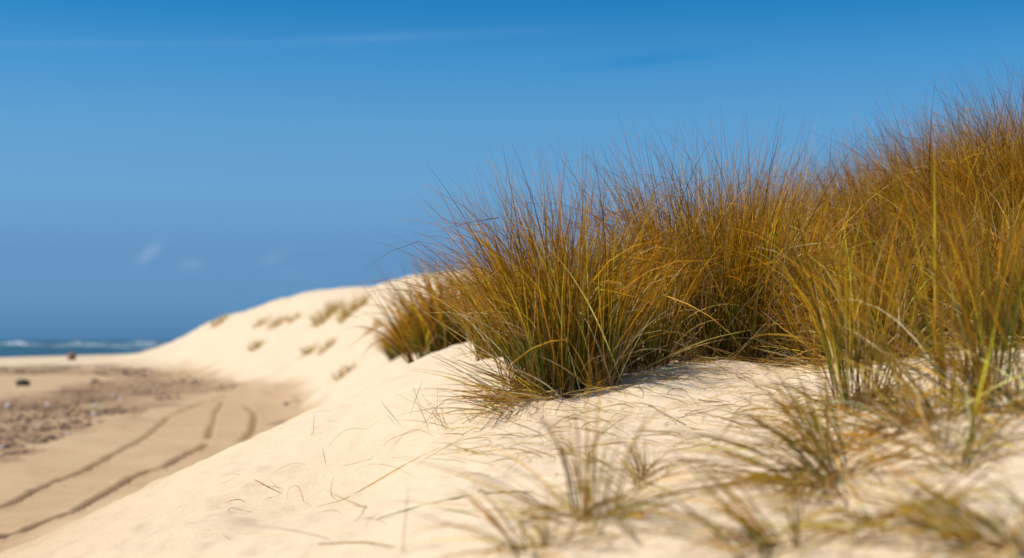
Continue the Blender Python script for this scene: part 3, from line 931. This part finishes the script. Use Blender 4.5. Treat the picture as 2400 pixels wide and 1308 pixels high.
tag(o, 'thin dead leaves strewn over the near sand', 'leaf litter')

# ------------------------------------------------------------------ beach: shingle and wrack, pale stones, dark lumps
import bmesh


def lump(seed, sub=1):
    bm = bmesh.new()
    bmesh.ops.create_icosphere(bm, subdivisions=sub, radius=1.0)
    rr = random.Random(seed)
    ax = (rr.uniform(0.8, 1.2), rr.uniform(0.6, 1.0), rr.uniform(0.4, 0.7))
    V = np.array([[v.co.x * ax[0], v.co.y * ax[1], v.co.z * ax[2]] for v in bm.verts]) * np.array([[rr.uniform(0.82, 1.15)] for _ in bm.verts])
    Fc = np.array([[v.index for v in f.verts] for f in bm.faces])
    bm.free()
    return V, Fc


LUMPS = [lump(i) for i in range(6)]
r = np.random.default_rng(600)
VV, FF, CC, base = [], [], [], 0
S_COL = np.array([[0.15, 0.075, 0.032], [0.21, 0.11, 0.046], [0.30, 0.165, 0.07], [0.09, 0.055, 0.028], [0.40, 0.24, 0.11], [0.38, 0.25, 0.15], [0.5, 0.40, 0.32]])
S_P = np.array([0.2, 0.2, 0.2, 0.14, 0.14, 0.08, 0.04])
count = 0
for poly, want, smin, smax in ((WRACK_G[0], 5000, 0.012, 0.038), (WRACK_G[1], 900, 0.03, 0.07)):
    pa = np.array(poly)
    got = 0
    while got < want:
        # uniform in picture rows so the near part is not starved
        dd = 1 / r.uniform(1 / pa[:, 1].max(), 1 / pa[:, 1].min(), 4000)
        xx = r.uniform(max(pa[:, 0].min(), -30), pa[:, 0].max(), 4000)
        dens = fbm(xx * 0.9, dd * 0.45, 3, 90)
        ok = in_poly(xx, dd, poly) & (dens > r.uniform(-0.3, 0.8, 4000)) & (xx / dd > -0.5)
        for x, y in zip(xx[ok], dd[ok]):
            if got >= want:
                break
            V0, F0 = LUMPS[r.integers(6)]
            sc = r.uniform(smin, smax) * (1 + 1.2 * (r.random() < 0.08))
            a = r.random() * 6.28
            ca, sa_ = math.cos(a), math.sin(a)
            v = V0 * sc
            v = np.stack([v[:, 0] * ca - v[:, 1] * sa_ + x, v[:, 0] * sa_ + v[:, 1] * ca + y, v[:, 2] + float(h_at(x, y)) + sc * 0.15], -1)
            VV.append(v)
            FF.append(F0 + base)
            CC.append(np.repeat(S_COL[r.choice(7, p=S_P)][None] * r.uniform(0.7, 1.3), len(v), 0))
            base += len(v)
            got += 1
o = mesh_obj('shingle', np.concatenate(VV), np.concatenate(FF), M_STONE, color=np.concatenate(CC))
tag(o, 'brown shingle and wrack strewn in bands across the beach', 'shingle', kind='stuff')


def stone(name, label, cat, group, px, py, size, col, seed, flat=1.0):
    p = hit(px, py, 6.0)
    V0, F0 = lump(seed, 2)
    V = V0 * size
    V[:, 2] *= flat
    o = mesh_obj(name, V, F0, M_STONE, color=np.repeat(np.array(col)[None], len(V), 0), loc=(p.x, p.y, p.z + size * 0.25 * flat))
    o.rotation_euler.z = seed * 1.7
    return tag(o, label, cat, group)


stone('rock', 'dark lump standing alone on the far left of the beach', 'rock', None, 54, 904, 0.30, (0.03, 0.018, 0.012), 3, 1.0)
for i, (px, py, sz, lab) in enumerate((
        (17, 955, 0.13, 'pale stone at the upper left corner of the shingle band'),
        (112, 953, 0.12, 'pale stone on the upper edge of the shingle band, straight below the dark rock'),
        (223, 953, 0.10, 'upper pale stone of two close together in the middle of the shingle band'),
        (220, 974, 0.09, 'lower pale stone of two close together in the middle of the shingle band'),
        (160, 1018, 0.07, 'pale stone at the lower edge of the shingle, next to the smooth sand'),
        (2, 1052, 0.07, 'nearest pale stone, at the left border of the picture'),
        (268, 928, 0.13, 'pale stone of the far pair where the shingle thins out'),
        (284, 939, 0.10, 'smaller pale stone of the far pair where the shingle thins out'),
        (40, 980, 0.08, 'pale stone in the left half of the shingle, below its upper edge'),
        (92, 1000, 0.06, 'small pale stone deep in the shingle, left of the middle'))):
    stone('pale_stone', lab, 'stone', 'pale stones in the shingle', px, py, sz * 0.6, (0.66, 0.58, 0.55), 20 + i, 1.3)
for i, (px, py, sz, lab) in enumerate((
        (222, 895, 0.26, 'dark wrack clump on open sand between the dark rock and the dune'),
        (430, 893, 0.16, 'left dark wrack clump of a pair at the far dune foot'),
        (455, 896, 0.16, 'right dark wrack clump of a pair at the far dune foot'),
        (520, 905, 0.14, 'small wrack clump at the dune foot, where the wheel ruts end'),
        (548, 908, 0.12, 'smallest wrack clump at the dune foot, beyond the wheel ruts'),
        (672, 948, 0.14, 'dark wrack clump in the corner where beach meets near dune'),
        (15, 1050, 0.09, 'dark wrack clump at the near left end of the shingle'),
        (55, 1048, 0.08, 'dark wrack clump second from the near left end of the shingle'),
        (145, 1003, 0.10, 'dark wrack clump near the lower edge of the shingle'),
        (245, 965, 0.14, 'dark wrack clump at the right end of the shingle'))):
    stone('weed_lump', lab, 'seaweed', 'dark wrack clumps', px, py, sz * 0.7, (0.085, 0.065, 0.04), 50 + i, 0.7)

# ------------------------------------------------------------------ two people sitting by the water
def skin_mesh(name, verts, edges, radii, mat, parent, root=0):
    me = bpy.data.meshes.new(name)
    me.from_pydata(verts, edges, [])
    o = bpy.data.objects.new(name, me)
    COL.objects.link(o)
    o.modifiers.new('skin', 'SKIN')
    sv = me.skin_vertices[0].data if me.skin_vertices else None
    if sv is None:
        bpy.context.view_layer.objects.active = o
        bpy.ops.mesh.customdata_skin_add()
        sv = me.skin_vertices[0].data
    for i, rd in enumerate(radii):
        sv[i].radius = (rd, rd)
        sv[i].use_root = i == root
    ss = o.modifiers.new('sub', 'SUBSURF')
    ss.levels = ss.render_levels = 2
    me.materials.append(mat)
    o.parent = parent
    return o


def sitter(label, px, py, top, leg, hair, rot, s=1.0):
    p = hit(px, py, 20)
    t = empty('person', p)
    t.rotation_euler.z = rot
    t.scale = (s, s, s)
    tag(t, label, 'person', 'people sitting by the water')
    J = [(0, 0, .12), (0, .02, .34), (0, .05, .52), (0, .05, .60), (0, .03, .74), (0, .03, .84),
         (.10, 0, .11), (.15, -.36, .40), (.14, -.52, .06), (.14, -.64, .05), (-.10, 0, .11), (-.15, -.36, .40), (-.14, -.52, .06), (-.14, -.64, .05),
         (.19, .04, .50), (.24, -.10, .30), (.12, -.32, .36), (.06, -.38, .38), (-.19, .04, .50), (-.24, -.10, .30), (-.12, -.32, .36), (-.06, -.38, .38)]
    E = [(0, 1), (1, 2), (2, 3), (3, 4), (4, 5), (0, 6), (6, 7), (7, 8), (8, 9), (0, 10), (10, 11), (11, 12), (12, 13), (2, 14), (14, 15), (15, 16), (16, 17), (2, 18), (18, 19), (19, 20), (20, 21)]
    R_ = [.14, .14, .15, .055, .10, .075, .09, .065, .05, .045, .09, .065, .05, .045, .06, .048, .036, .03, .06, .048, .036, .03]
    skin_mesh('body', J, E, R_, plain_mat('skin_tone', (0.45, 0.26, 0.17)), t)
    k = [0, 1, 2, 14, 15, 16, 18, 19, 20]
    mp = {v: i for i, v in enumerate(k)}
    skin_mesh('jacket', [J[i] for i in k], [(mp[a], mp[b]) for a, b in E if a in mp and b in mp], [R_[i] + 0.02 for i in k], plain_mat('jacket', top), t)
    k = [0, 6, 7, 8, 10, 11, 12]
    mp = {v: i for i, v in enumerate(k)}
    skin_mesh('trousers', [J[i] for i in k], [(mp[a], mp[b]) for a, b in E if a in mp and b in mp], [R_[i] + 0.016 for i in k], plain_mat('trousers', leg), t)
    skin_mesh('hair', [(0, .05, .76), (0, .06, .86)], [(0, 1)], [.105, .09], plain_mat('hair', hair), t)
    return t


sitter('distant person in faded red sitting on the sand at the water line', 164, 844, (0.34, 0.13, 0.09), (0.26, 0.15, 0.07), (0.05, 0.03, 0.02), 2.6, 0.85)
sitter('distant person in dark clothes sitting beside the one in faded red', 171, 844, (0.07, 0.05, 0.035), (0.12, 0.08, 0.05), (0.03, 0.02, 0.015), 3.4, 0.85)
